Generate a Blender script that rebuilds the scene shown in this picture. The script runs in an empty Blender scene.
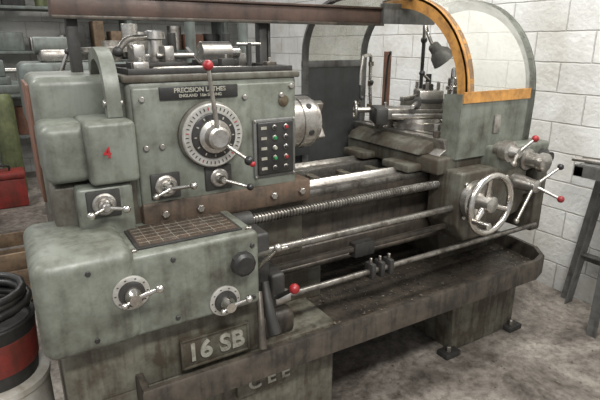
import bpy, bmesh, math, random
from mathutils import Vector, Matrix
random.seed(4)
D=bpy.data; S=bpy.context.scene
try: S.view_settings.view_transform='Standard'
except Exception: pass

# ---------------------------------------------------------------- materials
def new(name):
    m=D.materials.new(name); m.use_nodes=True
    nt=m.node_tree; b=nt.nodes['Principled BSDF']
    return m,nt,b
def grimy(name,base,grime,amt=.45,scale=6,rough=.45,metal=0.0,bump=.15,streak=True,spec=.5,low=0.0):
    m,nt,b=new(name); N=nt.nodes; L=nt.links
    tc=N.new('ShaderNodeTexCoord')
    n1=N.new('ShaderNodeTexNoise'); n1.inputs['Scale'].default_value=scale; n1.inputs['Detail'].default_value=9; n1.inputs['Roughness'].default_value=.7
    L.new(tc.outputs['Object'],n1.inputs['Vector'])
    r1=N.new('ShaderNodeValToRGB'); r1.color_ramp.elements[0].position=max(0,.60-amt*.5); r1.color_ramp.elements[1].position=min(1,.92-amt*.45)
    L.new(n1.outputs['Fac'],r1.inputs['Fac'])
    mp=N.new('ShaderNodeMapping'); mp.inputs['Scale'].default_value=(1,1,.10) if streak else (1,1,1)
    L.new(tc.outputs['Object'],mp.inputs['Vector'])
    n2=N.new('ShaderNodeTexNoise'); n2.inputs['Scale'].default_value=scale*5; n2.inputs['Detail'].default_value=5
    L.new(mp.outputs['Vector'],n2.inputs['Vector'])
    r2=N.new('ShaderNodeValToRGB'); r2.color_ramp.elements[0].position=.48; r2.color_ramp.elements[1].position=.75
    L.new(n2.outputs['Fac'],r2.inputs['Fac'])
    mu=N.new('ShaderNodeMath'); mu.operation='MULTIPLY_ADD'; mu.inputs[1].default_value=.8*amt
    L.new(r2.outputs['Color'],mu.inputs[0]); L.new(r1.outputs['Color'],mu.inputs[2]); mu.use_clamp=True
    fac=mu.outputs[0]
    if low>0:
        sp=N.new('ShaderNodeSeparateXYZ'); L.new(tc.outputs['Object'],sp.inputs[0])
        mr=N.new('ShaderNodeMapRange'); mr.inputs[1].default_value=1.35; mr.inputs[2].default_value=.3; mr.inputs[3].default_value=0; mr.inputs[4].default_value=low
        L.new(sp.outputs['Z'],mr.inputs[0])
        m3=N.new('ShaderNodeMath'); m3.operation='MULTIPLY_ADD'; L.new(n2.outputs['Fac'],m3.inputs[0]); L.new(mr.outputs[0],m3.inputs[1]); L.new(fac,m3.inputs[2]); m3.use_clamp=True
        fac=m3.outputs[0]
    n4=N.new('ShaderNodeTexNoise'); n4.inputs['Scale'].default_value=scale*.5; n4.inputs['Detail'].default_value=3
    L.new(tc.outputs['Object'],n4.inputs['Vector'])
    hm=N.new('ShaderNodeMix'); hm.data_type='RGBA'; hm.inputs[6].default_value=(*[c*.88 for c in base],1); hm.inputs[7].default_value=(base[0]*1.16,base[1]*1.12,base[2]*1.06,1)
    L.new(n4.outputs['Fac'],hm.inputs[0])
    mx=N.new('ShaderNodeMix'); mx.data_type='RGBA'
    mx.inputs[7].default_value=(*grime,1); L.new(hm.outputs[2],mx.inputs[6])
    L.new(fac,mx.inputs[0]); L.new(mx.outputs[2],b.inputs['Base Color'])
    ma=N.new('ShaderNodeMath'); ma.operation='MULTIPLY_ADD'; ma.inputs[1].default_value=.2; ma.inputs[2].default_value=rough
    L.new(fac,ma.inputs[0]); L.new(ma.outputs[0],b.inputs['Roughness'])
    b.inputs['Metallic'].default_value=metal
    b.inputs['Specular IOR Level'].default_value=spec
    bp=N.new('ShaderNodeBump'); bp.inputs['Strength'].default_value=bump; bp.inputs['Distance'].default_value=.004
    n3=N.new('ShaderNodeTexNoise'); n3.inputs['Scale'].default_value=45; n3.inputs['Detail'].default_value=4
    L.new(tc.outputs['Object'],n3.inputs['Vector']); L.new(n3.outputs['Fac'],bp.inputs['Height']); L.new(bp.outputs['Normal'],b.inputs['Normal'])
    return m
paint=grimy('gray_green_paint',(.172,.190,.164),(.052,.049,.037),.39,7,.34,0,.12,low=.5)
paint_d=grimy('dirty_paint',(.132,.138,.116),(.050,.040,.028),.66,8,.38,0,.25,low=.4)
base_p=grimy('base_paint',(.192,.196,.160),(.055,.044,.030),.58,7,.42,0,.2,low=.3)
rust=grimy('oily_dark_iron',(.112,.095,.077),(.034,.029,.024),.6,10,.32,.3,.3)
rustp=grimy('rusty_plinth',(.155,.105,.075),(.058,.044,.032),.6,10,.40,.2,.3)
ways=grimy('oily_bed_steel',(.34,.33,.31),(.080,.070,.058),.52,13,.24,.8,.12,False)
dark=grimy('dark_iron',(.048,.047,.045),(.018,.016,.014),.5,9,.43,.2,.3)
steel=grimy('dull_steel',(.52,.51,.49),(.18,.155,.13),.42,14,.26,.9,.1,False)
chrome=grimy('worn_chrome',(.66,.65,.63),(.25,.22,.19),.38,14,.18,1,.04,False)
silver=grimy('silver_dial_face',(.46,.46,.44),(.24,.22,.19),.35,18,.35,.5,.03,False)
black=grimy('black_enamel',(.014,.014,.014),(.035,.032,.028),.3,12,.35,0,.05,False)
panelm=grimy('dark_gray_sheet',(.060,.065,.066),(.030,.028,.026),.4,5,.4,0,.05)
red=grimy('red_plastic',(.33,.015,.02),(.10,.012,.012),.4,24,.3,0,0,False)
redpaint=grimy('red_paint',(.33,.035,.03),(.12,.03,.02),.5,8,.45,0,.1)
yellow=grimy('orange_yellow_paint',(.60,.30,.07),(.25,.12,.035),.55,9,.42,0,.1,False)
brass=grimy('worn_plate',(.19,.16,.11),(.07,.05,.03),.6,20,.3,.5,.1,False)
chart=grimy('worn_chart_plate',(.15,.105,.08),(.06,.05,.04),.6,14,.18,.4,.1,False)
beamp=grimy('brown_beam_paint',(.10,.062,.048),(.035,.024,.019),.5,6,.38,.1,.2)
white=grimy('white_plastic',(.60,.59,.55),(.3,.26,.2),.4,8,.5,0,.1)
greenp=grimy('olive_green_paint',(.16,.18,.08),(.06,.07,.03),.5,6,.45,0,.1)
bluep=grimy('gray_blue_paint',(.14,.168,.16),(.06,.06,.05),.5,5,.45,0,.1)
grayf=grimy('gray_steel_frame',(.17,.175,.17),(.06,.055,.05),.45,8,.4,.2,.15)
wood=grimy('workshop_wood',(.22,.15,.09),(.08,.055,.035),.5,9,.6,0,.2,False)
green_l=grimy('green_button',(.02,.20,.07),(.02,.1,.04),.2,30,.3,0,0,False)
letter=grimy('cast_letters',(.38,.38,.33),(.15,.13,.10),.4,25,.4,.1,.1,False)
redbrown=grimy('red_oxide',(.20,.088,.055),(.08,.045,.03),.5,8,.5,0,.15)
chipm=grimy('metal_chips',(.36,.33,.28),(.10,.08,.05),.5,60,.35,.6,0,False)

def plastic():
    m,nt,b=new('clear_plastic'); N=nt.nodes; L=nt.links
    tr=N.new('ShaderNodeBsdfTransparent'); tr.inputs[0].default_value=(.93,.93,.9,1)
    b.inputs['Base Color'].default_value=(.62,.62,.58,1); b.inputs['Roughness'].default_value=.25
    n=N.new('ShaderNodeTexNoise'); n.inputs['Scale'].default_value=7; n.inputs['Detail'].default_value=6
    r=N.new('ShaderNodeMapRange'); r.inputs[3].default_value=.12; r.inputs[4].default_value=.45
    L.new(n.outputs['Fac'],r.inputs[0])
    mx=N.new('ShaderNodeMixShader'); L.new(r.outputs[0],mx.inputs[0]); L.new(tr.outputs[0],mx.inputs[1]); L.new(b.outputs[0],mx.inputs[2])
    L.new(mx.outputs[0],N['Material Output'].inputs['Surface']); return m
clear=plastic()

def blockwall(axis):
    m,nt,b=new('painted_block_wall_'+axis); N=nt.nodes; L=nt.links
    tc=N.new('ShaderNodeTexCoord'); sp=N.new('ShaderNodeSeparateXYZ'); cb=N.new('ShaderNodeCombineXYZ')
    L.new(tc.outputs['Object'],sp.inputs[0]); L.new(sp.outputs['Y' if axis=='x' else 'X'],cb.inputs[0]); L.new(sp.outputs['Z'],cb.inputs[1])
    # slight wobble so the joints are not ruler-straight
    wn=N.new('ShaderNodeTexNoise'); wn.inputs['Scale'].default_value=9; wn.inputs['Detail'].default_value=3; L.new(tc.outputs['Object'],wn.inputs['Vector'])
    wv=N.new('ShaderNodeVectorMath'); wv.operation='MULTIPLY_ADD'; wv.inputs[1].default_value=(.010,.010,0); L.new(wn.outputs['Color'],wv.inputs[0]); L.new(cb.outputs[0],wv.inputs[2])
    br=N.new('ShaderNodeTexBrick'); br.inputs['Scale'].default_value=1; br.inputs['Brick Width'].default_value=.36; br.inputs['Row Height'].default_value=.175
    br.inputs['Mortar Size'].default_value=.006; br.inputs['Mortar Smooth'].default_value=.7
    br.inputs['Color1'].default_value=(.70,.70,.675,1); br.inputs['Color2'].default_value=(.64,.64,.62,1); br.inputs['Mortar'].default_value=(.52,.51,.48,1)
    n=N.new('ShaderNodeTexNoise'); n.inputs['Scale'].default_value=2.4; n.inputs['Detail'].default_value=9; n.inputs['Roughness'].default_value=.65
    L.new(tc.outputs['Object'],n.inputs['Vector'])
    L.new(wv.outputs[0],br.inputs['Vector'])
    r=N.new('ShaderNodeValToRGB'); r.color_ramp.elements[0].position=.3; r.color_ramp.elements[0].color=(.70,.67,.62,1); r.color_ramp.elements[1].position=.58
    L.new(n.outputs['Fac'],r.inputs[0])
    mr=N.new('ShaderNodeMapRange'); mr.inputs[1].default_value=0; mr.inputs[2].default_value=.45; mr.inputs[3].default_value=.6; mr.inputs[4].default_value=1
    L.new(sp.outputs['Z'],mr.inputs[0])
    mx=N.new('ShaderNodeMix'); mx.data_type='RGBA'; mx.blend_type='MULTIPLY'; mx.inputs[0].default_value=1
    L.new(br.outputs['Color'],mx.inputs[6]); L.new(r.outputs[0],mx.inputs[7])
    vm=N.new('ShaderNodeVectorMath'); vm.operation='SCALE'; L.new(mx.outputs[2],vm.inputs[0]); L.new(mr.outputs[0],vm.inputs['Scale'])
    L.new(vm.outputs[0],b.inputs['Base Color']); b.inputs['Roughness'].default_value=.75
    bp=N.new('ShaderNodeBump'); bp.inputs['Strength'].default_value=.7; bp.inputs['Distance'].default_value=.008; bp.invert=True
    n2=N.new('ShaderNodeTexNoise'); n2.inputs['Scale'].default_value=38; n2.inputs['Detail'].default_value=6; L.new(tc.outputs['Object'],n2.inputs['Vector'])
    ad=N.new('ShaderNodeMath'); ad.operation='MULTIPLY_ADD'; ad.inputs[1].default_value=.9
    L.new(n2.outputs['Fac'],ad.inputs[0]); L.new(br.outputs['Fac'],ad.inputs[2]); L.new(ad.outputs[0],bp.inputs['Height']); L.new(bp.outputs[0],b.inputs['Normal'])
    return m
def concrete():
    m,nt,b=new('stained_concrete'); N=nt.nodes; L=nt.links
    tc=N.new('ShaderNodeTexCoord')
    n=N.new('ShaderNodeTexNoise'); n.inputs['Scale'].default_value=2.2; n.inputs['Detail'].default_value=10; n.inputs['Roughness'].default_value=.72; n.inputs['Distortion'].default_value=.6
    L.new(tc.outputs['Object'],n.inputs['Vector'])
    r=N.new('ShaderNodeValToRGB'); e=r.color_ramp.elements; e[0].position=.33; e[0].color=(.065,.053,.044,1); e[1].position=.70; e[1].color=(.44,.40,.35,1)
    k=e.new(.50); k.color=(.23,.205,.178,1)
    L.new(n.outputs['Fac'],r.inputs[0])
    n2=N.new('ShaderNodeTexNoise'); n2.inputs['Scale'].default_value=24; n2.inputs['Detail'].default_value=8; n2.inputs['Roughness'].default_value=.72; L.new(tc.outputs['Object'],n2.inputs['Vector'])
    r2=N.new('ShaderNodeValToRGB'); r2.color_ramp.elements[0].position=.38; r2.color_ramp.elements[0].color=(.34,.31,.28,1); r2.color_ramp.elements[1].position=.56
    L.new(n2.outputs['Fac'],r2.inputs[0])
    mx=N.new('ShaderNodeMix'); mx.data_type='RGBA'; mx.blend_type='MULTIPLY'; mx.inputs[0].default_value=.7
    L.new(r.outputs[0],mx.inputs[6]); L.new(r2.outputs[0],mx.inputs[7]); L.new(mx.outputs[2],b.inputs['Base Color'])
    b.inputs['Roughness'].default_value=.5
    bp=N.new('ShaderNodeBump'); bp.inputs['Strength'].default_value=.4; bp.inputs['Distance'].default_value=.01
    L.new(n2.outputs['Fac'],bp.inputs['Height']); L.new(bp.outputs[0],b.inputs['Normal']); return m

# ---------------------------------------------------------------- geometry helpers
def empty(name,loc=(0,0,0)):
    o=D.objects.new(name,None); o.location=loc; S.collection.objects.link(o); o.empty_display_size=.1; return o
def mk(name,bm,mat,par=None,ang=35):
    me=D.meshes.new(name); bmesh.ops.recalc_face_normals(bm,faces=bm.faces[:]); bm.to_mesh(me); bm.free()
    for p in me.polygons: p.use_smooth=True
    me.set_sharp_from_angle(angle=math.radians(ang))
    o=D.objects.new(name,me); S.collection.objects.link(o); me.materials.append(mat)
    if par:
        o.parent=par; o.matrix_parent_inverse=Matrix.Translation(-Vector(par.location))
    return o
def box(name,p0,p1,mat,par=None,bev=.004,seg=2,M=None):
    bm=bmesh.new(); bmesh.ops.create_cube(bm,size=1)
    a=Vector(p0);b=Vector(p1);c=(a+b)/2;d=b-a
    for v in bm.verts: v.co=Vector((v.co.x*d.x,v.co.y*d.y,v.co.z*d.z))+c
    if bev>0: bmesh.ops.bevel(bm,geom=bm.edges[:],offset=min(bev,.45*min(abs(x) for x in d)),segments=seg,affect='EDGES',profile=.5)
    if M is not None: bmesh.ops.transform(bm,matrix=Matrix.Translation(c)@M@Matrix.Translation(-c),verts=bm.verts)
    return mk(name,bm,mat,par)
def prism(name,pts,axis,lo,hi,mat,par=None,bev=.003,seg=2):
    bm=bmesh.new()
    def P(p,h):
        return {'x':(h,p[0],p[1]),'y':(p[0],h,p[1]),'z':(p[0],p[1],h)}[axis]
    v0=[bm.verts.new(P(p,lo)) for p in pts]; v1=[bm.verts.new(P(p,hi)) for p in pts]
    bm.faces.new(v0); bm.faces.new(v1[::-1]); n=len(pts)
    for i in range(n): bm.faces.new((v0[i],v0[(i+1)%n],v1[(i+1)%n],v1[i]))
    bmesh.ops.recalc_face_normals(bm,faces=bm.faces[:])
    if bev>0:
        es=[e for e in bm.edges if e.calc_face_angle(0)>.5]
        bmesh.ops.bevel(bm,geom=es,offset=bev,segments=seg,affect='EDGES',profile=.5)
    return mk(name,bm,mat,par)
def frame(ax):
    ax=Vector(ax).normalized(); return ax.to_track_quat('Z','Y').to_matrix().to_4x4()
def rev(name,org,ax,prof,mat,par=None,n=36):
    bm=bmesh.new(); rings=[]
    for h,r in prof:
        rings.append([bm.verts.new((r*math.cos(2*math.pi*i/n),r*math.sin(2*math.pi*i/n),h)) for i in range(n)])
    for a,b in zip(rings,rings[1:]):
        for i in range(n): bm.faces.new((a[i],a[(i+1)%n],b[(i+1)%n],b[i]))
    bm.faces.new(rings[0][::-1]); bm.faces.new(rings[-1])
    bmesh.ops.transform(bm,matrix=Matrix.Translation(Vector(org))@frame(ax),verts=bm.verts)
    return mk(name,bm,mat,par,30)
def cyl(name,a,b,r,mat,par=None,r2=None,n=28,bev=.002):
    a=Vector(a);b=Vector(b);h=(b-a).length; r2=r if r2 is None else r2; bev=min(bev,r*.4,h*.3)
    return rev(name,a,b-a,[(0,r-bev),(bev,r),(h-bev,r2),(h,r2-bev if r2>bev else r2*.6)],mat,par,n)
def ball(name,c,r,mat,par=None):
    bm=bmesh.new(); bmesh.ops.create_uvsphere(bm,u_segments=20,v_segments=14,radius=r); bmesh.ops.translate(bm,verts=bm.verts,vec=Vector(c)); return mk(name,bm,mat,par,80)
def torus(name,c,ax,R,r,mat,par=None,n=48,m=14):
    bm=bmesh.new(); rs=[]
    for i in range(n):
        t=2*math.pi*i/n
        rs.append([bm.verts.new(((R+r*math.cos(2*math.pi*j/m))*math.cos(t),(R+r*math.cos(2*math.pi*j/m))*math.sin(t),r*math.sin(2*math.pi*j/m))) for j in range(m)])
    for i in range(n):
        a=rs[i];b=rs[(i+1)%n]
        for j in range(m): bm.faces.new((a[j],a[(j+1)%m],b[(j+1)%m],b[j]))
    bmesh.ops.transform(bm,matrix=Matrix.Translation(Vector(c))@frame(ax),verts=bm.verts)
    return mk(name,bm,mat,par,80)
def cr(pts,k=8):
    P=[Vector(p) for p in pts]; out=[]; n=len(P)
    for i in range(n-1):
        p1,p2=P[i],P[i+1]; p0=P[i-1] if i>0 else p1*2-p2; p3=P[i+2] if i+2<n else p2*2-p1
        for j in range(k):
            t=j/k; out.append(.5*((2*p1)+(p2-p0)*t+(2*p0-5*p1+4*p2-p3)*t*t+(3*p1-p0-3*p2+p3)*t**3))
    out.append(P[-1])
    return out
def tube(name,pts,r,mat,par=None,m=12,smooth=True,r2=None):
    P=cr(pts,8) if smooth and len(pts)>2 else [Vector(p) for p in pts]
    bm=bmesh.new(); rings=[]; up=None; n=len(P)
    for i,p in enumerate(P):
        t=(P[min(i+1,n-1)]-P[max(i-1,0)]).normalized()
        if up is None: up=t.orthogonal().normalized()
        up=(up-t*up.dot(t)).normalized(); sd=t.cross(up)
        rr=r if r2 is None else r+(r2-r)*i/(n-1)
        rings.append([bm.verts.new(p+up*rr*math.cos(2*math.pi*j/m)+sd*rr*math.sin(2*math.pi*j/m)) for j in range(m)])
    for a,b in zip(rings,rings[1:]):
        for j in range(m): bm.faces.new((a[j],a[(j+1)%m],b[(j+1)%m],b[j]))
    bm.faces.new(rings[0][::-1]); bm.faces.new(rings[-1]); return mk(name,bm,mat,par,60)
def text(name,s,loc,size,mat,par,depth=.003):
    cu=D.curves.new(name,'FONT'); cu.body=s; cu.size=size; cu.extrude=depth; cu.align_x='CENTER'; cu.align_y='CENTER'; cu.offset=size*.02
    t=D.objects.new(name,cu); S.collection.objects.link(t); bpy.context.view_layer.update()
    me=D.meshes.new_from_object(t.evaluated_get(bpy.context.evaluated_depsgraph_get())); D.objects.remove(t)
    me.transform(Matrix.Translation(Vector(loc))@Matrix.Rotation(math.radians(90),4,'X'))
    o=D.objects.new(name,me); S.collection.objects.link(o); me.materials.clear(); me.materials.append(mat)
    o.parent=par; o.matrix_parent_inverse=Matrix.Translation(-Vector(par.location)); return o
def ribbon(name,prof,x0,x1,th,mat,par=None):
    P=[Vector((0,p[0],p[1])) for p in prof]; n=len(P); inn=[]
    for i in range(n):
        t=(P[min(i+1,n-1)]-P[max(i-1,0)]).normalized(); nn=Vector((0,-t.z,t.y)); inn.append(P[i]-nn*th)
    bm=bmesh.new()
    R=[[bm.verts.new((x,q.y,q.z)) for q in L] for x in (x0,x1) for L in (P,inn)]
    a,b,c,d=R
    for i in range(n-1):
        bm.faces.new((a[i],a[i+1],c[i+1],c[i])); bm.faces.new((b[i],d[i],d[i+1],b[i+1]))
        bm.faces.new((a[i],b[i],b[i+1],a[i+1])); bm.faces.new((c[i],c[i+1],d[i+1],d[i]))
    for i in (0,n-1): bm.faces.new((a[i],c[i],d[i],b[i]))
    return mk(name,bm,mat,par,40)
def lever(name,a,b,par,ballm=black,r=.007,br=.016,rodm=chrome):
    tube(name+'_rod',[a,b],r,rodm,par,r2=r*.75,smooth=False)
    if ballm: ball(name+'_ball',b,br,ballm,par)
def chips(name,n,area,z,mat,par=None,s=.012):
    bm=bmesh.new()
    for i in range(n):
        x=random.uniform(area[0],area[1]); y=random.uniform(area[2],area[3]); k=random.uniform(.4,1)*s; a=random.uniform(0,6.28); zz=z+random.uniform(0,.004)
        v=[bm.verts.new((x+k*math.cos(a+t)*w,y+k*math.sin(a+t)*w,zz+h)) for t,w,h in((0,1,0),(1.2,.5,k*.5),(3.1,1,0),(4.4,.4,k*.3))]
        bm.faces.new(v)
    return mk(name,bm,mat,par)

# ---------------------------------------------------------------- camera
f=Vector((.512*.953,.859*.953,-.3024)).normalized(); R=Vector((.859,-.512,0)).normalized(); U=R.cross(f)
cd=D.cameras.new('camera'); cam=D.objects.new('camera',cd); S.collection.objects.link(cam)
M=Matrix((R,U,-f)).transposed().to_4x4(); M.translation=(0,0,1.5); cam.matrix_world=M; cd.lens=29.5; cd.sensor_width=36; S.camera=cam

# ---------------------------------------------------------------- room
box('floor',(-4.2,-2.5,-.1),(2.95,6.9,0),concrete(),bev=0)
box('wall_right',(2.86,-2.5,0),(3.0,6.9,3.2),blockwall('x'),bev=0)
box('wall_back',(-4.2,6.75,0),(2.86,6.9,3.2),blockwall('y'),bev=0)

# ================================================================ LATHE
L=empty('metalworking_lathe',(1.15,1.8,0))
prism('left_pedestal',[(.03,1.37),(.97,1.37),(.985,1.40),(.985,2.12),(.03,2.12)],'z',0,.47,base_p,L,.012)
prism('right_pedestal',[(1.77,0),(2.24,0),(2.24,.44),(1.66,.44),(1.74,.36)],'y',1.46,2.1,base_p,L,.012)
for i,(x,y) in enumerate([(1.74,1.45),(2.22,1.45),(2.22,2.06),(1.74,2.06)]):
    box('levelling_foot_%d'%i,(x-.05,y-.035,0),(x+.05,y+.035,.03),dark,L,.006)
    cyl('levelling_bolt_%d'%i,(x-.015,y-.01,.03),(x-.015,y-.01,.06),.011,steel,L,n=6)
box('rear_floor_rail',(.98,1.95,.02),(1.77,2.08,.40),dark,L)
box('under_gearbox_casting',(.03,1.37,.46),(.66,2.1,.72),base_p,L,.015,3)
box('cast_model_plate',(.365,1.352,.495),(.60,1.372,.60),base_p,L,.006)
for n_,a_,b_ in (('t',(.365,.594),(.60,.602)),('b',(.365,.493),(.60,.501)),('l',(.363,.493),(.371,.602)),('r',(.594,.493),(.602,.602))):
    box('cast_plate_rim_'+n_,(a_[0],1.347,a_[1]),(b_[0],1.356,b_[1]),base_p,L,.002)
text('cast_model_text','16 SB',(.482,1.350,.547),.088,letter,L,.004)
box('maker_plate',(.55,1.352,.30),(.80,1.372,.40),base_p,L,.006)
text('maker_plate_text','C E E',(.675,1.350,.35),.075,letter,L,.004)
def tray():
    out=[(.22,1.27),(2.06,1.25),(2.15,1.28),(2.215,1.36),(2.235,1.5),(2.235,2.2),(.22,2.2)]
    bm=bmesh.new()
    def ins(d): 
        r=[]; n=len(out)
        for i in range(n):
            p0,p,p1=Vector(out[i-1]),Vector(out[i]),Vector(out[(i+1)%n])
            e0=(p-p0).normalized();e1=(p1-p).normalized(); n0=Vector((-e0.y,e0.x));n1=Vector((-e1.y,e1.x)); nn=(n0+n1).normalized(); k=d/max(.5,nn.dot(n0)); r.append(p+nn*k)
        return r
    levels=[(.03,.40),(.0,.425),(0,.515),(.004,.522),(.022,.522),(.026,.515),(.03,.455)]
    rings=[[bm.verts.new((p.x,p.y,z)) for p in ins(d)] for d,z in levels]
    for a,b in zip(rings,rings[1:]):
        for i in range(len(a)): bm.faces.new((a[i],a[(i+1)%len(a)],b[(i+1)%len(a)],b[i]))
    bm.faces.new(rings[-1]); bm.faces.new(rings[0][::-1])
    return mk('chip_tray',bm,rust,L,40)
tray()
chips('tray_chips',900,(.75,2.18,1.3,2.1),.458,chipm,L,.009)
# bed
box('bed_left_foot',(.66,1.60,.455),(1.06,2.0,.75),paint_d,L,.01)
prism('bed_right_foot',[(1.78,.455),(2.20,.455),(2.18,.75),(1.72,.75)],'y',1.60,2.0,paint_d,L,.01)
prism('bed_front_wall',[(1.58,.66),(1.66,.66),(1.66,.72),(1.64,.88),(1.70,.90),(1.72,.945),(1.665,.945),(1.65,.965),(1.635,.945),(1.575,.945),(1.575,.89),(1.60,.87),(1.60,.72),(1.58,.71)],'x',.62,2.22,rust,L,.002)
prism('bed_rear_wall',[(1.92,.66),(2.0,.66),(2.02,.90),(2.02,.945),(1.965,.945),(1.95,.965),(1.935,.945),(1.88,.945),(1.88,.90),(1.93,.88)],'x',.62,2.22,ways,L,.002)
box('bed_front_way_strip',(.93,1.573,.925),(2.22,1.628,.950),ways,L,.002)
prism('bed_front_v_way',[(1.632,.944),(1.668,.944),(1.65,.968)],'x',.97,2.22,steel,L,.001)
box('bed_front_inner_strip',(.93,1.672,.944),(2.22,1.72,.951),ways,L,.001)
for i in range(8):
    x=.98+i*.17
    box('bed_rib_%d'%i,(x,1.70,.80),(x+.035,1.9,.925),base_p,L,.004)
box('bed_inner_web',(.62,1.78,.68),(2.22,1.80,.86),dark,L,.002)
box('bed_end_plate',(2.20,1.58,.66),(2.23,2.02,.93),paint_d,L,.006)
rev('gear_rack',(.95,1.585,.865),(1,0,0),[(i*.006,.011 if i%2 else .014) for i in range(210)],rust,L,8)
# headstock
box('bed_under_headstock',(.10,1.57,.70),(.95,2.04,.99),paint_d,L,.012)
box('headstock_plinth',(.33,1.535,.925),(.965,2.05,1.012),rustp,L,.012)
for x in (.40,.52,.80,.92): cyl('plinth_bolt_%.2f'%x,(x,1.54,.97),(x,1.52,.97),.013,steel,L,n=6)
box('headstock_body',(.318,1.55,.985),(.912,2.06,1.398),paint,L,.022,4)
box('headstock_front_panel',(.332,1.542,1.0),(.90,1.56,1.375),paint,L,.012,3)
box('headstock_lid',(.312,1.545,1.388),(.922,2.07,1.41),paint_d,L,.006)
box('lid_tray_floor',(.345,1.58,1.408),(.895,2.04,1.414),dark,L,.001)
for n,a,b in (('f',(.335,1.57),(.905,1.582)),('b',(.335,2.04),(.905,2.052)),('l',(.335,1.57),(.347,2.052)),('r',(.893,1.57),(.905,2.052))):
    box('lid_tray_rim_'+n,(a[0],a[1],1.408),(b[0],b[1],1.428),dark,L,.003)
box('headstock_badge',(.415,1.535,1.334),(.675,1.545,1.374),black,L,.002)
text('badge_text','PRECISION LATHES',(.545,1.533,1.362),.020,letter,L,.001)
text('badge_text_2','ENGLAND  16in SLIDING',(.545,1.533,1.345),.013,letter,L,.001)
dc=Vector((.572,1.54,1.215))
rev('speed_dial_back',dc,(0,-1,0),[(0,.110),(.012,.110),(.016,.105)],paint_d,L,48)
rev('speed_dial_ring',dc,(0,-1,0),[(.012,.104),(.028,.104),(.032,.100)],silver,L,60)
rev('speed_dial_black',dc,(0,-1,0),[(.028,.076),(.038,.074),(.040,.070)],black,L,60)
for i in range(40):
    a=2*math.pi*i/40; p=dc+Vector((math.cos(a)*.089,-.033,math.sin(a)*.089))
    box('dial_mark_%d'%i,p-Vector((.005,.0008,.0014)),p+Vector((.005,.0008,.0014)),red if i%8==3 else black,L,0,M=Matrix.Rotation(-a,4,'Y'))
for i in range(12):
    a=2*math.pi*i/12; p=dc+Vector((math.cos(a)*.064,-.041,math.sin(a)*.064))
    box('dial_number_%d'%i,p-Vector((.004,.0008,.002)),p+Vector((.004,.0008,.002)),letter,L,0,M=Matrix.Rotation(-a,4,'Y'))
rev('speed_dial_hub',dc,(0,-1,0),[(.038,.056),(.05,.054),(.056,.040),(.085,.036),(.09,.028)],steel,L,36)
lever('speed_lever',dc+Vector((0,-.075,.0)),(.536,1.43,1.44),L,red,.008,.016,steel)
lever('range_lever',dc+Vector((.03,-.065,-.03)),(.655,1.42,1.14),L,black,.007,.016,steel)
ball('range_lever_tip',(.662,1.41,1.13),.010,red,L)
box('control_panel_back',(.727,1.532,1.042),(.892,1.545,1.252),grayf,L,.006,3)
box('control_panel',(.738,1.522,1.053),(.881,1.54,1.242),black,L,.006,3)
cols=[(black,red),(green_l,black),(letter,black),(green_l,red),(black,black)]
for i in range(5):
    z=1.222-i*.036
    box('button_label_%d'%i,(.750,1.5205,z-.005),(.772,1.523,z+.005),letter,L,0)
    for j in range(2):
        x=.802+j*.045
        cyl('button_ring_%d_%d'%(i,j),(x,1.523,z),(x,1.516,z),.0095,steel,L,n=20)
        cyl('button_%d_%d'%(i,j),(x,1.517,z),(x,1.509,z),.0065,cols[i][j],L,n=16)
for (x,z) in ((.733,1.246),(.886,1.048),(.733,1.048),(.886,1.246)):
    cyl('panel_screw_%.2f_%.2f'%(x,z),(x,1.533,z),(x,1.528,z),.005,steel,L,n=8)
def selector(nm,x,y,z,tip,r=.036,bm_=None):
    box(nm+'_plate',(x-.048,y-.006,z-.042),(x+.048,y+.004,z+.042),dark,L,.004)
    rev(nm+'_ring',(x,y-.005,z),(0,-1,0),[(0,r),(.006,r),(.010,r*.85)],steel,L,32)
    rev(nm+'_hub',(x,y-.01,z),(0,-1,0),[(0,r*.6),(.02,r*.55),(.026,r*.42),(.04,r*.40),(.045,r*.3)],chrome,L,28)
    lever(nm+'_lever',(x,y-.045,z),tip,L,bm_ or chrome,.007,.012)
selector('feed_selector',.411,1.54,1.062,(.475,1.45,1.075))
selector('thread_selector',.593,1.54,1.066,(.665,1.44,1.045),.032,black)
lever('feed_selector_back',(.411,1.49,1.062),(.36,1.47,1.05),L,chrome,.006,.011)
for (x,z) in ((.36,1.19),(.41,1.19),(.70,1.33),(.84,1.33),(.36,1.34),(.88,1.36)):
    cyl('cap_screw_%.2f_%.2f'%(x,z),(x,1.545,z),(x,1.532,z),.009,steel,L,n=12)
rev('oil_sight_glass',(.85,1.545,1.31),(0,-1,0),[(0,.02),(.008,.02),(.01,.014)],brass,L,24)
# left end covers
box('gear_cover_upper',(.075,1.70,.95),(.325,2.10,1.405),paint,L,.03,4)
box('gear_cover_end_panel',(.066,1.76,1.0),(.078,2.06,1.38),redbrown,L,.004)
box('change_gear_block',(.182,1.478,1.105),(.322,1.72,1.288),paint,L,.014,3)
box('change_gear_block_rear',(.07,1.52,1.11),(.20,1.75,1.282),paint,L,.03,5)
text('block_number','4',(.235,1.476,1.20),.045,red,L,.0006)
box('lower_selector_block',(.14,1.50,.93),(.30,1.72,1.098),paint,L,.012,3)
box('lower_body',(.08,1.56,.70),(.34,2.1,1.1),paint_d,L,.015,3)
selector('reverse_selector',.212,1.50,1.045,(.262,1.43,1.04),.034)
lever('reverse_selector_back',(.212,1.455,1.045),(.165,1.43,1.035),L,chrome,.006,.012)
pr=[(p.x,p.y) for p in cr([(1.555,1.29,0),(1.56,1.38,0),(1.60,1.455,0),(1.68,1.49,0),(1.77,1.475,0),(1.82,1.42,0)],6)]
ribbon('arched_swing_arm',pr,.262,.305,.035,paint,L)
cyl('swing_arm_pivot',(.255,1.575,1.33),(.312,1.575,1.33),.012,steel,L)
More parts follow.
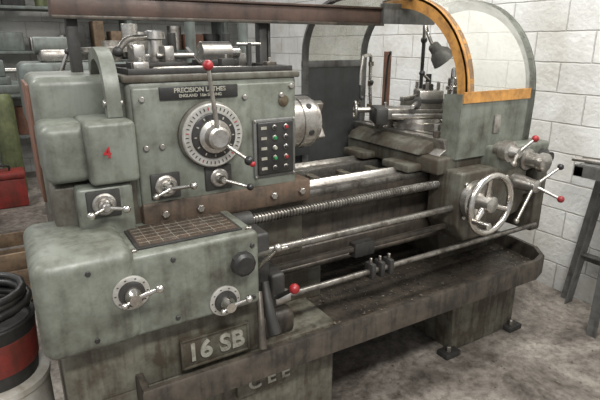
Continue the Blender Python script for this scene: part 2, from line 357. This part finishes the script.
# spindle & chuck
sc=(.905,1.735,1.197)
rev('spindle_chuck',sc,(1,0,0),[(0,.085),(.018,.085),(.02,.072),(.04,.072),(.042,.098),(.047,.103),(.085,.103),(.088,.098),(.094,.098),(.097,.103),(.155,.103),(.160,.098),(.163,.090),(.180,.088),(.183,.045),(.150,.043)],steel,L,56)
for i in range(6):
    a=math.pi/3*i+.3
    p=Vector((sc[0]+.125,sc[1]+math.cos(a)*.099,sc[2]+math.sin(a)*.099)); q=p+Vector((0,math.cos(a)*.007,math.sin(a)*.007))
    cyl('camlock_%d'%i,p,q,.013,dark,L,n=12)
for i in range(3):
    a=math.pi*2/3*i+2.5
    box('chuck_jaw_%d'%i,(1.085,sc[1]-.014,sc[2]+.035),(1.12,sc[1]+.014,sc[2]+.085),steel,L,.003).data.transform(Matrix.Translation(Vector(sc))@Matrix.Rotation(a,4,'X')@Matrix.Translation(-Vector(sc)))
# ---- feed gearbox
box('feed_gearbox',(.10,1.30,.69),(.625,1.60,.943),paint,L,.016,4)
box('feed_gearbox_end_cover',(-.012,1.278,.688),(.245,1.66,.975),paint,L,.038,6)
box('feed_chart_plate',(.26,1.335,.942),(.585,1.52,.949),dark,L,.002)
box('feed_chart_face',(.27,1.345,.9485),(.575,1.51,.951),chart,L,.001)
for i in range(5): box('chart_line_%d'%i,(.275,1.37+i*.028,.9508),(.57,1.371+i*.028,.9514),letter,L,0)
for i in range(7): box('chart_col_%d'%i,(.30+i*.04,1.35,.9508),(.301+i*.04,1.505,.9514),letter,L,0)
for (x,y) in ((.605,1.33),(.605,1.56),(.25,1.33),(.235,1.56)):
    cyl('gearbox_bolt_%.2f_%.2f'%(x,y),(x,y,.94),(x,y,.952),.010,steel,L,n=6)
def dialsel(nm,x,z,t1):
    y=1.30 if x>.25 else 1.28
    rev(nm+'_disc',(x,y+.001,z),(0,-1,0),[(0,.050),(.006,.050),(.008,.046)],silver,L,40)
    rev(nm+'_ring',(x,y-.007,z),(0,-1,0),[(0,.036),(.01,.035),(.012,.028)],dark,L,32)
    for i in range(10):
        a=2*math.pi*i/10; p=Vector((x+math.cos(a)*.043,y-.0075,z+math.sin(a)*.043))
        box(nm+'_mark_%d'%i,p-Vector((.0025,.0006,.0015)),p+Vector((.0025,.0006,.0015)),black,L,0)
    rev(nm+'_hub',(x,y-.014,z),(0,-1,0),[(0,.024),(.022,.022),(.03,.017),(.042,.016)],chrome,L,28)
    lever(nm+'_lever',(x,y-.045,z),t1,L,chrome,.007,.012)
    lever(nm+'_tail',(x,y-.045,z),(x-(t1[0]-x)*.45,y-.05,z-(t1[2]-z)*.45),L,chrome,.006,.009)
dialsel('feed_dial_a',.222,.848,(.285,1.215,.872))
dialsel('feed_dial_b',.500,.735,(.555,1.235,.755))
rev('gearbox_star_knob',(.552,1.30,.862),(0,-1,0),[(0,.02),(.02,.02),(.022,.035),(.03,.04),(.048,.038),(.055,.028)],black,L,10)
for (x,z) in ((.12,.93),(.12,.73),(.60,.90),(.60,.72),(.35,.91),(.35,.72)):
    y=1.28 if x<.25 else 1.30
    cyl('front_bolt_%.2f_%.2f'%(x,z),(x,y+.002,z),(x,y-.006,z),.008,dark,L,n=6)
# ---- screws and rods
def thread(nm,x0,x1,y,z,r,pitch=.013,mat=ways):
    n=int((x1-x0)/(pitch/4)); rev(nm,(x0,y,z),(1,0,0),[(i*pitch/4,r if i%4 in(0,1) else r*.76) for i in range(n)],mat,L,18)
thread('lead_screw',.60,1.64,1.50,.905,.019)
thread('lead_screw_tail',2.06,2.20,1.50,.905,.019)
cyl('feed_rod',(.60,1.41,.817),(2.20,1.41,.817),.014,ways,L)
cyl('start_control_rod',(.66,1.36,.653),(2.16,1.36,.653),.012,ways,L)
box('control_bar',(.70,1.43,.715),(1.95,1.452,.735),rust,L,.003)
cyl('rear_drain_rod',(.68,1.52,.66),(2.1,1.52,.66),.012,rust,L)
box('rod_bracket_left',(.635,1.37,.60),(.70,1.60,.90),dark,L,.012,3)
box('rod_bracket_left_lower',(.69,1.345,.62),(.745,1.47,.75),dark,L,.012,3)
cyl('screw_collar',(.62,1.41,.817),(.70,1.41,.817),.032,dark,L)
cyl('screw_collar_b',(.62,1.50,.905),(.69,1.50,.905),.034,dark,L)
cyl('rod_collar_c',(.70,1.36,.653),(.76,1.36,.653),.026,steel,L)
box('rod_bracket_right',(2.13,1.36,.62),(2.20,1.60,.95),paint_d,L,.012,3)
lever('spindle_start_lever',(.70,1.36,.653),(.735,1.27,.725),L,red,.009,.018,dark)
lever('gearbox_side_lever',(.63,1.33,.80),(.66,1.24,.90),L,steel,.009,.013)
lever('gearbox_side_lever_b',(.64,1.36,.83),(.72,1.28,.875),L,None,.009,rodm=steel)
tube('drain_boot_a',[(.66,1.34,.74),(.655,1.30,.66),(.66,1.27,.58)],.014,dark,L,r2=.022)
tube('drain_boot_b',[(.63,1.32,.72),(.61,1.27,.64),(.60,1.24,.56)],.010,rust,L,r2=.014)
box('support_casting',(.66,1.40,.455),(.82,1.60,.56),rust,L,.03,4)
for i,x in enumerate((1.12,1.165,1.21)):
    box('rod_stop_%d'%i,(x,1.335,.625),(x+.022,1.385,.69),dark,L,.006)
    cyl('rod_stop_screw_%d'%i,(x+.011,1.36,.69),(x+.011,1.36,.71),.006,steel,L,n=8)
box('bar_clamp',(1.10,1.42,.69),(1.20,1.465,.75),dark,L,.006)
# ---- carriage
prism('apron',[(1.61,.98),(1.61,.74),(1.66,.66),(1.88,.66),(1.92,.72),(2.02,.74),(2.05,.80),(2.05,.98)],'y',1.37,1.56,paint_d,L,.012,3)
box('saddle',(1.56,1.46,.955),(2.16,2.12,1.03),paint_d,L,.012,3)
box('saddle_left_wing',(1.48,1.56,.955),(1.60,1.74,.99),paint_d,L,.01)
box('saddle_rear_wing',(1.48,1.88,.955),(1.60,2.05,.99),paint_d,L,.01)
box('apron_gear_head',(1.83,1.37,.94),(2.20,1.50,1.065),paint,L,.018,3)
hc=Vector((1.665,1.255,.868)); ax=Vector((0,-1,0))
torus('carriage_handwheel_rim',hc,ax,.122,.014,chrome,L)
rev('carriage_handwheel_hub',hc+Vector((0,.115,0)),ax,[(0,.055),(.03,.055),(.035,.040),(.10,.036),(.125,.034),(.13,.02)],steel,L,36)
rev('carriage_dial',hc+Vector((0,.085,0)),ax,[(0,.085),(.025,.085),(.028,.076)],steel,L,48)
for i in range(3):
    a=math.radians(100+120*i)
    tube('handwheel_spoke_%d'%i,[hc+Vector((.02*math.cos(a),.02,.02*math.sin(a))),hc+Vector((.12*math.cos(a),0,.12*math.sin(a)))],.015,chrome,L,r2=.010,smooth=False)
cyl('handwheel_grip',hc+Vector((-.11,-.01,-.05)),hc+Vector((-.11,-.09,-.05)),.012,chrome,L,r2=.015)
rev('cross_feed_dial',(1.86,1.40,1.055),ax,[(0,.035),(.03,.035),(.032,.046),(.07,.046),(.075,.03),(.11,.02)],steel,L,40)
lever('cross_feed_crank_a',(1.86,1.30,1.055),(1.925,1.27,1.115),L,red,.008,.015,steel)
lever('cross_feed_crank_b',(1.86,1.30,1.055),(1.80,1.27,1.02),L,steel,.008,.014,steel)
rev('feed_clutch_knob',(2.03,1.38,.995),ax,[(0,.05),(.02,.05),(.025,.036),(.08,.034),(.085,.044),(.11,.042),(.115,.03)],steel,L,32)
rev('feed_trip_knob',(2.14,1.38,1.0),ax,[(0,.034),(.03,.034),(.035,.026),(.06,.024)],dark,L,24)
lc=Vector((1.965,1.27,.90))
rev('engage_hub',(1.965,1.38,.90),ax,[(0,.04),(.05,.036),(.09,.03),(.125,.028),(.13,.018)],steel,L,28)
lever('engage_lever_a',lc,(2.0,1.16,.862),L,red,.008,.015,steel)
lever('engage_lever_b',lc,(1.815,1.23,.775),L,steel,.008,.012,steel)
lever('engage_lever_c',lc,(2.06,1.22,.985),L,black,.008,.014,steel)
for (x,z) in ((1.64,.93),(1.80,.70),(1.90,.93),(1.64,.78)):
    cyl('apron_bolt_%.2f_%.2f'%(x,z),(x,1.372,z),(x,1.36,z),.010,steel,L,n=6)
# ---- cross slide, compound, toolpost
prism('cross_slide',[(1.60,1.03),(1.98,1.03),(1.94,1.055),(1.96,1.10),(1.62,1.10),(1.64,1.055)],'y',1.50,2.16,steel,L,.004)
for x in (1.67,1.73,1.86,1.92): box('t_slot_%.2f'%x,(x,1.50,1.098),(x+.014,2.15,1.102),dark,L,0)
rev('compound_swivel',(1.79,1.84,1.10),(0,0,1),[(0,.125),(.03,.125),(.034,.115),(.05,.112)],steel,L,48)
rz=Matrix.Rotation(math.radians(-28),4,'Z')
box('compound_slide',(1.58,1.77,1.145),(1.98,1.91,1.20),ways,L,.008,M=rz)
box('compound_gib',(1.60,1.755,1.155),(1.96,1.77,1.175),steel,L,.003,M=rz)
box('compound_end',(1.54,1.80,1.13),(1.60,1.96,1.21),dark,L,.01,M=rz)
cyl('compound_screw',(1.60,1.95,1.185),(1.50,2.0,1.185),.014,steel,L)
torus('compound_handle_wheel',(1.51,1.995,1.185),(-.9,.45,0),.040,.007,steel,L)
lever('compound_crank',(1.505,1.997,1.185),(1.50,1.93,1.25),L,dark,.006,.011,steel)
box('toolpost_block',(1.76,1.75,1.20),(1.88,1.87,1.285),steel,L,.006,M=rz)
box('toolpost_groove',(1.765,1.74,1.225),(1.875,1.88,1.245),dark,L,.002,M=rz)
rev('toolpost_clamp',(1.93,1.75,1.20),(0,0,1),[(0,.045),(.04,.045),(.044,.030),(.08,.030),(.085,.038),(.10,.038),(.104,.030),(.14,.030),(.145,.020),(.185,.018),(.19,.010)],chrome,L,36)
for i in range(4):
    x=1.775+(i%2)*.075; y=1.775+(i//2)*.07
    cyl('toolpost_screw_%d'%i,(x,y,1.285),(x,y,1.325),.008,steel,L,n=8)
rev('toolpost_nut',(1.815,1.81,1.285),(0,0,1),[(0,.026),(.025,.026),(.03,.014),(.075,.013)],dark,L,16)
lever('toolpost_handle',(1.82,1.81,1.33),(1.70,1.74,1.37),L,black,.008,.014,steel)
box('tool_bit',(1.62,1.80,1.24),(1.80,1.822,1.262),steel,L,.002,M=Matrix.Rotation(.3,4,'Z'))
cyl('boring_bar_holder',(1.66,1.72,1.235),(1.78,1.84,1.235),.022,dark,L)
cyl('boring_bar',(1.54,1.62,1.235),(1.68,1.74,1.235),.010,steel,L)
box('spare_tool_holder',(1.62,1.90,1.10),(1.70,1.98,1.16),steel,L,.006)
cyl('spare_tool_stud',(1.66,1.94,1.16),(1.66,1.94,1.22),.009,steel,L)
box('rear_tool_block',(1.88,1.96,1.10),(1.99,2.08,1.22),paint_d,L,.01)
for i,(x,y,h) in enumerate([(1.70,1.62,.05),(1.77,1.58,.035),(1.86,1.60,.06),(1.64,1.56,.03)]):
    cyl('slide_nut_%d'%i,(x,y,1.10),(x,y,1.10+h),.016,[steel,dark,ways,rust][i],L,n=6)
prism('cross_slide_cover',[(1.54,1.03),(1.64,1.03),(1.64,1.09),(1.57,1.065)],'y',1.56,2.1,paint_d,L,.008)
box('tailstock_base',(2.04,1.66,1.03),(2.20,1.98,1.09),paint,L,.01)
prism('tailstock_body',[(2.05,1.09),(2.19,1.09),(2.18,1.26),(2.07,1.26)],'y',1.72,1.92,paint,L,.02,3)
cyl('tailstock_quill',(1.99,1.80,1.197),(2.24,1.80,1.197),.040,steel,L)
tube('coolant_pipe',[(1.72,2.12,1.05),(1.70,2.12,1.28),(1.69,2.11,1.40),(1.66,2.08,1.445),(1.60,2.06,1.44)],.009,chrome,L)
tube('coolant_pipe_b',[(1.80,2.12,1.05),(1.81,2.12,1.30),(1.80,2.10,1.42),(1.77,2.05,1.46)],.006,dark,L)
tube('coolant_pipe_c',[(1.60,2.06,1.44),(1.585,2.055,1.36),(1.58,2.05,1.30)],.008,steel,L)
for z in (1.18,1.30,1.40): cyl('pipe_union_%.2f'%z,(1.70,2.12,z-.012),(1.70,2.12,z+.012),.015,brass,L,n=6)
lever('coolant_tap',(1.70,2.115,1.30),(1.66,2.06,1.31),L,dark,.006,.012)
cyl('pipe_stand',(1.94,2.27,.50),(1.94,2.27,1.46),.022,redbrown,L)
# ---- carriage splash guard
gp=cr([(1.445,1.02,0),(1.442,1.16,0),(1.442,1.30,0),(1.465,1.42,0),(1.53,1.54,0),(1.63,1.635,0),(1.745,1.69,0),(1.88,1.715,0),(2.02,1.70,0)],6)
gp=[(p.x,p.y) for p in gp]
low=[p for p in gp if p[1]<=1.305]; up=[p for p in gp if p[1]>=1.295]
GX0,GX1=1.68,2.13
ribbon('guard_lower_panel',low,GX0-.03,GX1,.005,paint,L)
ribbon('guard_window',up,GX0+.01,GX1-.01,.003,clear,L)
ribbon('guard_orange_edge_face',up,GX0-.006,GX0+.036,.010,yellow,L)
def flange(nm,prof,w,x0,x1,mat):
    P=[Vector((p[0],p[1])) for p in prof]; n=len(P); inn=[]
    for i in range(n):
        t=(P[min(i+1,n-1)]-P[max(i-1,0)]).normalized(); nn=Vector((t.y,-t.x)); inn.append(P[i]+nn*w)
    bm=bmesh.new(); q=[[bm.verts.new((x,p.x,p.y)) for p in Ls] for x in (x0,x1) for Ls in (P,inn)]
    a,b,c,d=q
    for i in range(n-1):
        bm.faces.new((a[i],a[i+1],b[i+1],b[i])); bm.faces.new((c[i],d[i],d[i+1],c[i+1])); bm.faces.new((b[i],b[i+1],d[i+1],d[i])); bm.faces.new((a[i],c[i],c[i+1],a[i+1]))
    for i in (0,n-1): bm.faces.new((a[i],b[i],d[i],c[i]))
    return mk(nm,bm,mat,L,40)
flange('guard_orange_flange',up,.055,GX0-.006,GX0,yellow)
flange('guard_lower_flange',low,.10,GX0-.034,GX0-.028,paint)
ribbon('guard_right_edge',gp,GX1-.045,GX1+.004,.010,paint,L)
flange('guard_right_flange',gp,.05,GX1-.002,GX1+.003,paint)
ribbon('guard_orange_band',[(1.434,1.262),(1.434,1.308)],GX0-.03,GX1-.04,.010,yellow,L)
box('guard_panel_clip',(1.86,1.432,1.12),(1.90,1.444,1.20),steel,L,.003)
# ---- rear chuck guard
g2=cr([(2.2,.90,0),(2.2,1.15,0),(2.2,1.40,0),(2.185,1.52,0),(2.11,1.625,0),(1.98,1.685,0),(1.82,1.70,0)],6)
g2=[(p.x,p.y) for p in g2]
lo2=[p for p in g2 if p[1]<=1.405]; up2=[p for p in g2 if p[1]>=1.395]
ribbon('chuck_guard_panel',lo2,1.32,1.72,-.006,panelm,L)
ribbon('chuck_guard_window',up2,1.34,1.70,-.003,clear,L)
for nm,x in (('l',1.32),('r',1.69)): ribbon('chuck_guard_edge_'+nm,g2,x,x+.035,-.012,grayf,L)
box('chuck_guard_cross',(1.32,2.188,1.385),(1.725,2.205,1.42),grayf,L,.004)
box('chuck_guard_top',(1.32,1.80,1.69),(1.725,1.83,1.71),grayf,L,.004)
box('splash_back',(1.05,2.205,.52),(2.2,2.215,1.02),panelm,L,.002)
box('splash_back_left',(.95,2.14,.95),(1.34,2.15,1.26),panelm,L,.002)
# ---- overhead guard rail
box('overhead_rail',(.18,1.90,1.588),(1.58,1.985,1.652),beamp,L,.006)
box('overhead_rail_lip',(.18,1.885,1.580),(1.58,1.90,1.592),rust,L,.002)
box('overhead_rail_top_flange',(.18,1.89,1.652),(1.58,2.0,1.662),beamp,L,.003)
box('rail_post_left',(.225,1.93,1.40),(.262,1.975,1.60),dark,L,.004)
box('rail_post_right',(.955,1.93,.99),(.99,1.975,1.60),dark,L,.004)
box('rail_post_right_b',(1.0,1.94,.99),(1.012,1.965,1.60),dark,L,.002)
box('rail_end_bracket',(1.57,1.88,1.59),(1.90,1.91,1.68),grayf,L,.004)
# ---- work lamp
lm=empty('work_lamp',(1.93,1.9,1.4))
ld=Vector((.55,-.35,-.75)).normalized(); lp=Vector((1.88,1.87,1.50))
rev('lamp_shade',lp,ld,[(0,.018),(.01,.028),(.04,.031),(.06,.050),(.105,.062),(.107,.058),(.085,.04)],grayf,lm,32)
tube('lamp_arm_upper',[lp,(1.87,1.90,1.56),(1.93,1.98,1.60),(2.0,2.05,1.52)],.009,steel,lm)
tube('lamp_arm_lower',[(2.0,2.05,1.52),(2.03,2.08,1.2),(2.03,2.08,1.03)],.010,dark,lm,smooth=False)
cyl('lamp_foot',(2.03,2.08,1.028),(2.03,2.08,1.05),.035,dark,lm)
ball('lamp_joint',(2.0,2.05,1.52),.018,dark,lm)

# ================================================================ clutter on headstock
Z=1.4145
v=empty('machine_vise',(.47,1.85,Z))
box('base',(.40,1.80,Z),(.60,1.90,Z+.025),dark,v,.006)
box('fixed_jaw',(.41,1.80,Z+.02),(.45,1.90,Z+.085),steel,v,.006)
box('moving_jaw',(.52,1.81,Z+.02),(.555,1.89,Z+.08),steel,v,.006)
cyl('screw',(.50,1.85,Z+.045),(.64,1.85,Z+.045),.011,steel,v)
tube('handle',[(.64,1.78,Z+.02),(.64,1.85,Z+.045),(.64,1.92,Z+.07)],.006,chrome,v,smooth=False)
ch=empty('indexing_tool_post',(.52,1.97,Z))
rev('body',(.53,1.965,Z),(0,0,1),[(0,.055),(.04,.055),(.045,.05),(.05,.03),(.10,.026),(.104,.04),(.13,.038),(.135,.02)],steel,ch,36)
tube('arm',[(.50,1.96,Z+.11),(.42,1.92,Z+.10),(.37,1.86,Z+.06)],.012,steel,ch)
ball('arm_knob',(.37,1.86,Z+.06),.018,dark,ch)
dh=empty('dividing_head',(.72,1.90,Z))
box('base',(.66,1.84,Z),(.82,1.94,Z+.03),dark,dh,.006)
cyl('drum',(.68,1.89,Z+.055),(.80,1.89,Z+.055),.04,steel,dh)
cyl('nose',(.80,1.89,Z+.055),(.84,1.89,Z+.055),.022,chrome,dh)
def spanner(x,y,a,l,nm='spanner'):
    e=empty(nm,(x,y,Z)); d=Vector((math.cos(a),math.sin(a),0)); c=Vector((x,y,Z+.006))
    tube('shaft',[c-d*l/2,c+d*l/2],.006,steel,e,smooth=False)
    torus('ring',c+d*(l/2+.014),(0,0,1),.014,.005,steel,e,n=20,m=8); torus('ring_end',c-d*(l/2+.012),(0,0,1),.012,.005,steel,e,n=20,m=8)
spanner(.50,1.62,.05,.18); spanner(.68,1.655,-.2,.12); spanner(.56,1.74,.12,.16)
e=empty('chuck_key',(.82,1.75,Z)); cyl('shaft',(.82,1.75,Z),(.82,1.75,Z+.09),.010,dark,e); cyl('bar',(.77,1.75,Z+.085),(.87,1.75,Z+.085),.006,steel,e)
for i,(x,y,w,h) in enumerate([(.40,1.685,.05,.03),(.735,1.77,.05,.035),(.865,1.93,.035,.05),(.86,1.66,.04,.025)]):
    e=empty('tool_holder_block',(x,y,Z)); box('block',(x-w/2,y-.02,Z),(x+w/2,y+.02,Z+h),[steel,dark,ways,rust][i],e,.004)
    cyl('set_screw',(x,y,Z+h-.001),(x,y,Z+h+.014),.006,steel,e,n=8)

# ================================================================ right steel stand (angle iron)
st=empty('angle_iron_stand',(2.66,1.2,0))
def angle(nm,a,b,w,mat,par,sx=1,sy=1,t=.006):
    a=Vector(a);b=Vector(b); bm=bmesh.new()
    sec=[(0,0),(w*sx,0),(w*sx,t*sy),(t*sx,t*sy),(t*sx,w*sy),(0,w*sy)]
    horiz=abs((b-a).z)<.2
    def pl(c,p): return bm.verts.new((c.x+p[0],c.y,c.z-p[1]*sy) if horiz else (c.x+p[0],c.y+p[1],c.z))
    r0=[pl(a,p) for p in sec]; r1=[pl(b,p) for p in sec]
    for i in range(6): bm.faces.new((r0[i],r0[(i+1)%6],r1[(i+1)%6],r1[i]))
    bm.faces.new(r0); bm.faces.new(r1[::-1]); return mk(nm,bm,mat,par)
angle('leg_front_wall',(2.80,1.45,0),(2.80,1.36,.88),.07,grayf,st,-1,1)
angle('leg_rear_wall',(2.80,.72,0),(2.80,.78,.88),.06,grayf,st,-1,1)
angle('leg_rear',(2.52,.72,0),(2.52,.78,.88),.06,grayf,st,1,1)
angle('top_rail_wall',(2.80,.74,.90),(2.80,1.42,.90),.06,grayf,st,-1,1)
angle('top_rail_inner',(2.52,.74,.90),(2.52,1.42,.90),.06,grayf,st,1,1)
angle('mid_rail',(2.79,.75,.34),(2.79,1.42,.34),.05,grayf,st,-1,1)
box('cross_rail_front',(2.52,1.37,.84),(2.80,1.42,.895),grayf,st,.003)
angle('leg_inner_front',(2.52,1.20,0),(2.52,1.20,.88),.05,grayf,st,1,-1)
box('top_plate',(2.525,.76,.895),(2.79,1.40,.905),grayf,st,.002)
e=empty('steel_bar_stock',(2.6,1.2,.905)); cyl('bar',(2.56,1.46,.918),(2.72,.85,.918),.012,steel,e); cyl('bar_b',(2.62,1.44,.917),(2.76,.9,.917),.011,rust,e)

# ================================================================ left foreground drums
cx,cy=-.155,1.70
b1=empty('white_drum',(cx,cy,0))
rev('body',(cx,cy,0),(0,0,1),[(0,.145),(.01,.15),(.12,.15),(.125,.155),(.135,.155),(.14,.15),(.43,.15),(.435,.156),(.455,.156),(.46,.14)],white,b1,48)
box('label',(cx-.05,cy-.153,.22),(cx+.06,cy-.146,.38),redpaint,b1,.002)
b2=empty('oil_bucket',(cx,cy,.461))
rev('body',(cx,cy,.461),(0,0,1),[(0,.122),(.02,.126),(.05,.128)],dark,b2,48)
rev('red_band',(cx,cy,.51),(0,0,1),[(0,.129),(.004,.131),(.11,.136),(.112,.133)],redpaint,b2,48)
rev('upper',(cx,cy,.62),(0,0,1),[(0,.135),(.01,.137),(.03,.138),(.045,.141),(.05,.138),(.048,.126),(.03,.12)],dark,b2,48)
hs=empty('coiled_black_hose',(cx,cy,.672))
pts=[]
for i in range(70):
    t=i/69; a=t*2*math.pi*4.3; rr=.118-.012*math.sin(a*.37); pts.append((cx+rr*math.cos(a),cy+rr*math.sin(a),.685+t*.075))
tube('coil',pts,.0125,black,hs,m=10,smooth=False)

# ================================================================ background workshop
bl=empty('background_lathe',(.9,3.3,0))
box('pedestal_left',(.25,3.1,0),(.75,3.6,.8),bluep,bl,.02); box('pedestal_right',(1.6,3.1,0),(1.95,3.6,.8),bluep,bl,.02)
box('bed',(.25,3.15,.8),(2.0,3.5,1.05),bluep,bl,.02)
box('headstock',(.10,3.1,1.05),(.80,3.6,1.40),bluep,bl,.04,4)
rev('chuck',(.80,3.35,1.28),(1,0,0),[(0,.08),(.03,.08),(.035,.12),(.12,.12),(.125,.04)],steel,bl,40)
box('carriage',(1.2,3.05,1.05),(1.5,3.6,1.15),bluep,bl,.02)
rev('faceplate',(.62,3.3,1.40),(0,0,1),[(0,.05),(.05,.05),(.055,.18),(.08,.18),(.085,.05),(.12,.05)],steel,bl,40)
cyl('tool_tower',(.75,3.35,1.42),(.75,3.35,1.62),.05,steel,bl)
box('top_box',(.22,3.2,1.40),(.42,3.5,1.47),steel,bl,.02)
cyl('top_box_drum',(.20,3.35,1.49),(.44,3.35,1.49),.05,bluep,bl)
tube('lever',[(.30,3.1,1.3),(.30,3.02,1.36),(.34,3.0,1.46)],.012,chrome,bl); ball('lever_knob',(.34,3.0,1.46),.018,black,bl)
for i in range(7):
    x=.9+i*.13; cyl('rail_tool_%d'%i,(x,3.4,1.05),(x,3.4,1.45+.12*((i*7)%3)),.02+.008*(i%3),[steel,dark,bluep][i%3],bl)
wb=empty('workbench',(-.4,4.7,0))
box('top',(-1.6,4.4,1.14),(.30,5.0,1.20),bluep,wb,.01); box('shelf',(-1.55,4.45,.55),(-.35,4.95,.58),wood,wb,.005)
for x in(-1.55,.22): 
    for y in(4.45,4.92): box('leg_%.1f_%.1f'%(x,y),(x-.03,y-.03,0),(x+.03,y+.03,1.14),bluep,wb,.004)
bv=empty('bench_vise',(-.05,4.6,1.2))
box('body',(-.15,4.5,1.2),(.08,4.75,1.26),bluep,bv,.01); box('jaw_a',(-.12,4.5,1.26),(-.06,4.7,1.38),bluep,bv,.01); box('jaw_b',(0,4.5,1.26),(.05,4.7,1.38),bluep,bv,.01)
cyl('screw',(.05,4.6,1.3),(.2,4.6,1.3),.02,steel,bv)
gc=empty('gas_cylinder',(-.01,5.85,0)); rev('body',(-.01,5.85,0),(0,0,1),[(0,.09),(.01,.10),(.95,.10),(1.03,.08),(1.07,.045),(1.10,.035),(1.14,.035)],greenp,gc,32); cyl('valve',(-.01,5.85,1.14),(-.01,5.85,1.2),.03,brass,gc)
jc=empty('red_toolbox',(-.1,5.35,0)); box('body',(-.32,5.25,0),(.07,5.5,.28),redpaint,jc,.02); box('lid',(-.33,5.24,.28),(.08,5.51,.34),redpaint,jc,.02); tube('handle',[(-.2,5.37,.34),(-.19,5.37,.39),(-.06,5.37,.39),(-.05,5.37,.34)],.01,dark,jc)
wc=empty('wooden_crate',(-.15,3.3,0))
for i in range(3):
    box('slat_front_%d'%i,(-.40,3.10,.03+i*.11),(.06,3.12,.12+i*.11),wood,wc,.003); box('slat_back_%d'%i,(-.40,3.48,.03+i*.11),(.06,3.50,.12+i*.11),wood,wc,.003)
    box('slat_left_%d'%i,(-.40,3.12,.03+i*.11),(-.38,3.48,.12+i*.11),wood,wc,.003); box('slat_right_%d'%i,(.04,3.12,.03+i*.11),(.06,3.48,.12+i*.11),wood,wc,.003)
for x in (-.38,.02):
    for y in (3.12,3.46): box('post_%.2f_%.2f'%(x,y),(x,y,0),(x+.02,y+.02,.34),wood,wc,.002)
box('bottom',(-.38,3.12,.02),(.04,3.48,.035),wood,wc,.002)
rk=empty('storage_rack',(.3,6.4,0))
for x in (-1.4,0,1.4,2.6): box('upright_%.1f'%x,(x-.03,6.2,0),(x+.03,6.65,2.4),bluep,rk,.003)
for z in (.5,.95,1.4,1.85,2.3): box('shelf_%.1f'%z,(-1.43,6.2,z),(2.63,6.65,z+.03),bluep,rk,.003)
k=0
for z in (.53,.98,1.43,1.88):
    x=-1.3
    while x<2.4:
        w=random.uniform(.08,.28); h=random.uniform(.08,.33); mt=random.choice([wood,dark,bluep,white,redbrown,greenp,steel,grayf])
        if random.random()<.5: box('stored_box_%d'%k,(x,6.25,z),(x+w,6.55,z+h),mt,rk,.01)
        else: cyl('stored_tin_%d'%k,(x+w/2,6.4,z),(x+w/2,6.4,z+h),w/2,mt,rk)
        k+=1; x+=w+random.uniform(.01,.10)

chips('floor_debris',320,(.9,2.8,.6,2.2),.001,chipm,None,.010)

# ================================================================ lights
def unseen_lamp(x,y,z,ln,pw):  # unseen overhead area lamp with a housing, placed for the lighting
    e=empty('unseen_overhead_light',(x,y,z)); box('housing',(x-ln/2,y-.12,z),(x+ln/2,y+.12,z+.06),white,e,.01)
    ld=D.lights.new('unseen_area_light','AREA'); ld.shape='RECTANGLE'; ld.size=ln; ld.size_y=.3; ld.energy=pw; ld.color=(1,.98,.94)
    o=D.objects.new('unseen_area_light',ld); S.collection.objects.link(o); o.parent=e; o.location=(0,0,-.02)
unseen_lamp(.3,-.4,2.8,1.8,105); unseen_lamp(1.7,.9,3.1,1.6,50); unseen_lamp(1.6,2.8,3.1,1.8,45); unseen_lamp(-1.5,2.2,3.1,1.8,50); unseen_lamp(.3,5.0,3.1,1.8,30)  # the first, behind the camera, is added as soft flash-like fill
w=D.worlds.new('world'); S.world=w; w.use_nodes=True; bg=w.node_tree.nodes['Background']; bg.inputs[0].default_value=(.95,.97,1,1); bg.inputs[1].default_value=.64
